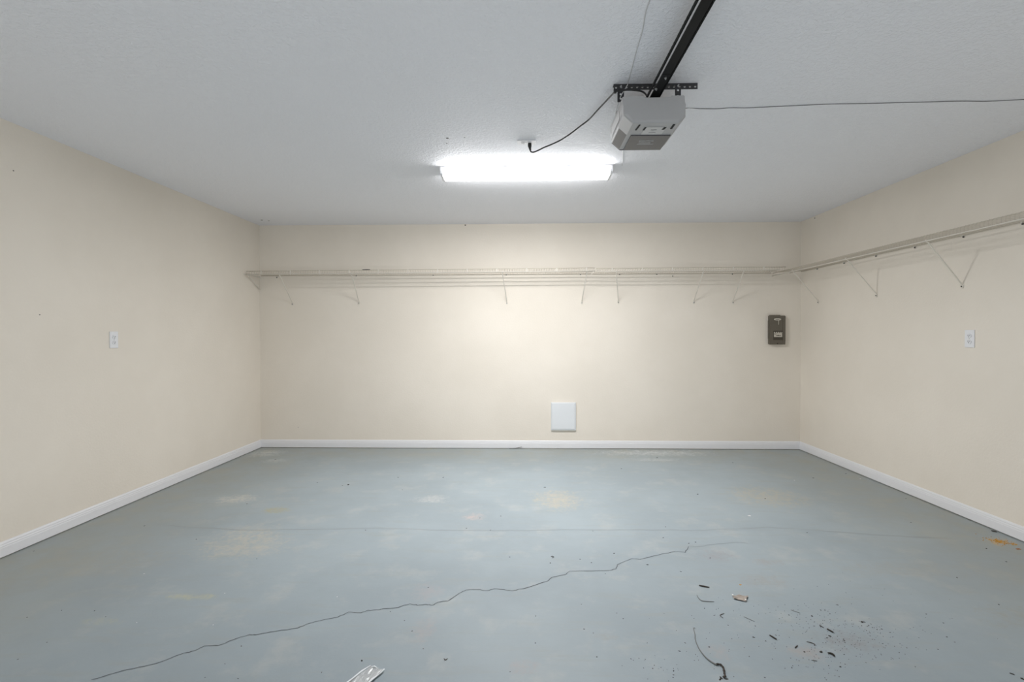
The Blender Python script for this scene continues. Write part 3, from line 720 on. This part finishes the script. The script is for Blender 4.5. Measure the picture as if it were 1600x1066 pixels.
def where(x, y):
    best = sorted(((x - a) ** 2 + (y - b) ** 2, a, b, n) for a, b, n in LANDMARKS)
    for d2, a, b, n in best:
        d = math.sqrt(d2); ang = math.degrees(math.atan2(y - b, x - a)) % 360
        w = ('right of', 'back right of', 'behind', 'back left of', 'left of', 'front left of', 'in front of', 'front right of')[int((ang + 22.5) // 45) % 8]
        near = 'just' if d < .06 else 'a little' if d < .13 else 'some way' if d < .26 else 'well' if d < .55 else 'far'
        t_ = '%s %s %s' % (near, w, n)
        if t_ not in used:
            used.add(t_); return t_
    return t_
def specks(lst, group, grey_ratio=.3):
    rr = random.Random(len(lst))
    for (x, y, s) in lst:
        if (x, y) in seen: continue
        seen.add((x, y))
        g = s <= 3 and rr.random() < grey_ratio
        o = bpy.data.objects.new('dirt_speck', rr.choice(grey if g else dark)); C.objects.link(o)
        d = s * .33 * y / 765
        o.location = (x, y, 0); o.rotation_euler = (0, 0, rr.uniform(0, 6.28)); o.scale = (d * rr.uniform(.8, 1.3), d * rr.uniform(.9, 1.7), d)
        tag(o, ('grey' if g else 'black') + ' dirt speck ' + where(x, y), 'dirt', group)
specks(SPECKS_FRONT, 'dirt specks at front right')
specks(SPECKS_MIDDLE, 'dirt specks on the middle floor')
specks(SPECKS_LEFT, 'dirt specks on the left floor', .5)
specks(SPECKS_RIGHT, 'dirt specks near the right wall', .4)
chipm = fleck('paint_chip', 77, .25); chipm.materials.append(M_chip)
for i, (x, y) in enumerate(CHIPS):
    o = bpy.data.objects.new('paint_chip', chipm); C.objects.link(o)
    o.location = (x, y, 0); o.rotation_euler = (0, 0, i * 1.3); d = .0021 * y / 2.0; o.scale = (d * 1.3, d * 1.6, d)
    if i == 7: o.scale = (d * 4, d * 3, d); tag(o, 'larger white paint chip lying right of the middle of the floor', 'paint chip', 'white paint chips on the floor')
    else: tag(o, 'tiny white paint chip ' + where(x, y), 'paint chip', 'white paint chips on the floor')
def twig(name, pts, r, mat, label, cat='twig', n=3):
    k = len(pts) * n
    sp = smooth_path([(p[0], p[1], r * .8) for p in pts], n)
    rs = [r * (0.55 + 0.45 * math.sin(math.pi * min(1, (i + .6) / len(sp)))) for i in range(len(sp))]
    return tag(obj(name, tube(bmesh.new(), sp, rs, 6, flat=.7), mat, None, True), label, cat)
twig('twig', [(0.857, 2.406), (0.878, 2.396), (0.901, 2.388)], .0042, M_twig, 'dark curved twig left of the tan plastic scrap')
twig('twig', [(1.003, 2.010), (1.017, 1.983)], .0036, M_twig, 'short thick dark twig above the lower right clump of dirt')
twig('twig', [(1.062, 1.931), (1.080, 1.947)], .0024, M_twig, 'short dark twig slanting up just left of the round dirt lump')
twig('twig', [(1.263, 2.058), (1.274, 2.034)], .0038, M_twig, 'short thick dark twig amid the smudged dirt at front right')
twig('twig', [(1.249, 2.087), (1.255, 2.068)], .0022, M_dirt2, 'thin twig just behind the thick twig in the smudged dirt')
twig('twig', [(1.191, 2.201), (1.218, 2.176)], .0014, M_stem, 'straight faint grey twig right of the tan plastic scrap')
twig('twig', [(0.958, 2.143), (0.987, 2.108)], .0014, M_stem, 'straight faint grey twig in front of the tan plastic scrap')
twig('twig', [(1.084, 1.860), (1.103, 1.856)], .0016, M_stem, 'small pale twig in front of the round dirt lump')
twig('twig', [(2.920, 3.116), (2.938, 3.098)], .0045, M_twig, 'small dark twig against the right baseboard')
twig('twig', [(0.882, 2.166), (0.859, 2.152), (0.862, 2.13)], .0020, M_dirt2, 'small hooked twig between the dry vine and the tan scrap')
twig('twig', [(1.130, 1.972), (1.144, 1.966), (1.152, 1.956), (1.146, 1.948)], .0022, M_dirt2, 'small looped twig just above the round dirt lump')
twig('twig', [(0.816, 2.317), (0.815, 2.287), (0.821, 2.268), (0.844, 2.263), (0.875, 2.261)], .0022, M_stem, 'pale curved stem left of the tan plastic scrap')
twig('twig', [(-.304, 1.84), (-.298, 1.832), (-.290, 1.840)], .0020, M_dirt2, 'tiny v-shaped twig on the front middle floor')
twig('twig', [(.150, 2.706), (.160, 2.712), (.168, 2.700)], .0022, M_dirt2, 'tiny bent twig on the floor behind the crack')
vs_ = thing('dry_vine', 'long curved dry vine stem with a dark leafy end at front right', 'vine', (0, 0, 0))
sp = smooth_path([(p[0], p[1], .003) for p in ((.716, 2.052), (.708, 2.050), (0.7, 2.009), (0.689, 1.973), (0.684, 1.917), (0.69, 1.869), (0.701, 1.843), (0.716, 1.823))], 4)
obj('stem', tube(bmesh.new(), sp, [.0014 + .0026 * (i / len(sp)) ** 3 for i in range(len(sp))], 6, flat=.7), M_stem, vs_, True)
sp = smooth_path([(p[0], p[1], .004) for p in ((0.714, 1.826), (0.730, 1.824), (0.733, 1.804), (0.725, 1.778), (0.722, 1.762), (0.712, 1.757))], 4)
obj('dark_end', tube(bmesh.new(), sp, [.0026 + .0018 * math.sin(i * 1.1) ** 2 for i in range(len(sp))], 6, flat=.8), M_twig, vs_, True)
for (x, y, a) in ((.706, 1.758, .4), (.722, 1.752, 1.7), (.700, 1.751, 2.6)):
    o = bpy.data.objects.new('leaf_scrap', dark[1]); C.objects.link(o); o.parent = vs_; o.location = (x, y, 0); o.rotation_euler = (0, 0, a); o.scale = (.0045, .009, .004)
def lump(x, y, s, mat_mesh, label, cat='dirt', name='dirt_lump', sc=(1, 1, 1.2), rz=0.4):
    o = bpy.data.objects.new(name, mat_mesh); C.objects.link(o); o.location = (x, y, 0); o.rotation_euler = (0, 0, rz); o.scale = (s * sc[0], s * sc[1], s * sc[2])
    return tag(o, label, cat)
lump(1.150, 1.911, .0068, dark[2], 'largest round black lump of dirt at front right')
twig('dirt_curl', [(1.170, 1.901), (1.180, 1.899), (1.185, 1.890), (1.182, 1.882)], .0042, M_dirt, 'curled black bit of dirt right of the round lump', 'dirt')
lump(1.778, 1.772, .0075, dark[3], 'black bit of dirt at the very front right corner', sc=(.7, 1.6, 1))
lump(1.765, 1.80, .0060, dark[0], 'elongated black bit just behind the front right corner bit', sc=(.6, 1.6, 1), rz=.8)
ol = fleck('dry_leaf', 5, .2); ol.materials.append(simple('rusty_leaf', (.33, .15, .06), .8, var=.3))
lump(2.832, 2.858, .013, ol, 'small rusty brown dry leaf near the right baseboard', 'leaf', 'dry_leaf', (1.3, .8, .8))
oc = fleck('orange_crumb', 9, .3); oc.materials.append(M_rust)
lump(1.065, 2.421, .0065, oc, 'tiny orange crumb just behind the tan plastic scrap', 'crumb', 'orange_crumb', (1.3, .8, 1))
bm = bmesh.new(); rr = random.Random(11)
for i in range(160):
    a, q = rr.uniform(0, 6.28), abs(rr.gauss(0, .6))
    x, y = 2.820 + .055 * q * math.cos(a) , 2.962 + .065 * q * math.sin(a)
    if rr.random() < .2: x, y = 2.868 + rr.uniform(-.02, .02), 2.93 + rr.uniform(-.02, .02)
    s = rr.uniform(.0012, .0042); h = rr.uniform(.0008, .003)
    pp = [(x + s * math.cos(t_) * rr.uniform(.6, 1.2), y + s * math.sin(t_) * rr.uniform(.6, 1.2)) for t_ in (0, 1.3, 2.6, 3.9, 5.2)]
    prism(bm, pp, 'z', 0, h)
tag(obj('orange_debris', bm, M_rust), 'patch of orange crumbs on the floor beside the right baseboard', 'crumbs', kind='stuff')
bm = bmesh.new(); rr = random.Random(21)
for (cx, cy, sx, sy, n_) in ((1.33, 1.97, .10, .06, 90), (1.25, 2.08, .08, .05, 45), (1.10, 1.86, .09, .05, 45), (1.45, 2.08, .05, .03, 30), (.95, 2.05, .25, .15, 60), (.60, 1.80, .12, .06, 30), (1.5, 2.2, .3, .2, 50), (1.24, 2.18, .1, .05, 40)):
    for i in range(n_):
        x, y = rr.gauss(cx, sx), rr.gauss(cy, sy); s = rr.uniform(.0007, .0017)
        prism(bm, [(x + s * math.cos(t_), y + s * 1.4 * math.sin(t_)) for t_ in (0, 1.6, 3.1, 4.7)], 'z', 0, .0008)
tag(obj('fine_dirt', bm, M_dirt2), 'fine dark grit scattered over the floor at front right', 'dirt', kind='stuff')
# crumpled tan plastic scrap
def scrap(pts, zamp, seed, nsub=5):
    rr = random.Random(seed); bm = bmesh.new(); n = nsub
    g = []
    (a, b, c, d) = [Vector((p[0], p[1], 0)) for p in pts]
    for i in range(n + 1):
        row = []
        for j in range(n + 1):
            u, v = i / n, j / n
            p = a.lerp(b, u).lerp(d.lerp(c, u), v)
            p += Vector((rr.uniform(-1, 1), rr.uniform(-1, 1), 0)) * zamp * .35
            p.z = .002 + zamp * rr.random() * (1 if (i in (0, n) or j in (0, n)) else .6)
            row.append(bm.verts.new(p))
        g.append(row)
    for i in range(n):
        for j in range(n): bm.faces.new((g[i][j], g[i + 1][j], g[i + 1][j + 1], g[i][j + 1]))
    bmesh.ops.recalc_face_normals(bm, faces=bm.faces)
    r_ = bmesh.ops.solidify(bm, geom=list(bm.faces), thickness=.0006)
    return bm
ts = obj('plastic_scrap', scrap([(0.978, 2.312), (1.052, 2.312), (1.020, 2.264), (.976, 2.281)], .008, 4), M_tan)
tag(ts, 'small crumpled tan plastic scrap on the floor at right', 'plastic scrap')
o = bpy.data.objects.new('painted_glint', chipm); C.objects.link(o); o.parent = ts; o.location = (.981, 2.312, .008); o.scale = (.005, .008, .004)  # pale flecks painted in as glints of light on the scrap
o = bpy.data.objects.new('painted_glint', chipm); C.objects.link(o); o.parent = ts; o.location = (1.022, 2.270, .008); o.scale = (.005, .006, .004)
# clear tape piece at the bottom edge
tp = obj('clear_tape', scrap([(-.567, 1.789), (-.510, 1.765), (-.585, 1.600), (-.655, 1.645)], .007, 8, 8), M_clear)
tag(tp, 'crumpled piece of clear plastic tape on the floor at bottom centre', 'tape')
M_foil = simple('shiny_fold', (.88, .90, .92), .25, var=.03)
tube_pts = [(-.569, 1.789, .006), (-.590, 1.755, .009), (-.612, 1.715, .008), (-.645, 1.660, .007), (-.656, 1.640, .005)]
obj('folded_edge', tube(bmesh.new(), tube_pts, [.0015, .0035, .003, .004, .002], 6, flat=.5), M_foil, tp)
obj('folded_edge', tube(bmesh.new(), [(-.511, 1.766, .009), (-.522, 1.745, .006), (-.540, 1.712, .009), (-.556, 1.68, .005), (-.58, 1.61, .006)], [.003, .0015, .0045, .002, .003], 6, flat=.5), M_foil, tp)
obj('folded_edge', tube(bmesh.new(), [(-.564, 1.779, .008), (-.552, 1.780, .009), (-.540, 1.776, .006)], [.001, .0035, .001], 6, flat=.6), M_foil, tp)
# loose splinter leaning on the back baseboard
bm = bmesh.new(); tube(bm, [(-.155, YB - .028, .003), (-.09, YB - .024, .007), (-.02, YB - .019, .020)], [.002, .0035, .002], 6)
tag(obj('splinter', bm, M_stem), 'thin grey splinter leaning on the back baseboard at the middle', 'splinter')
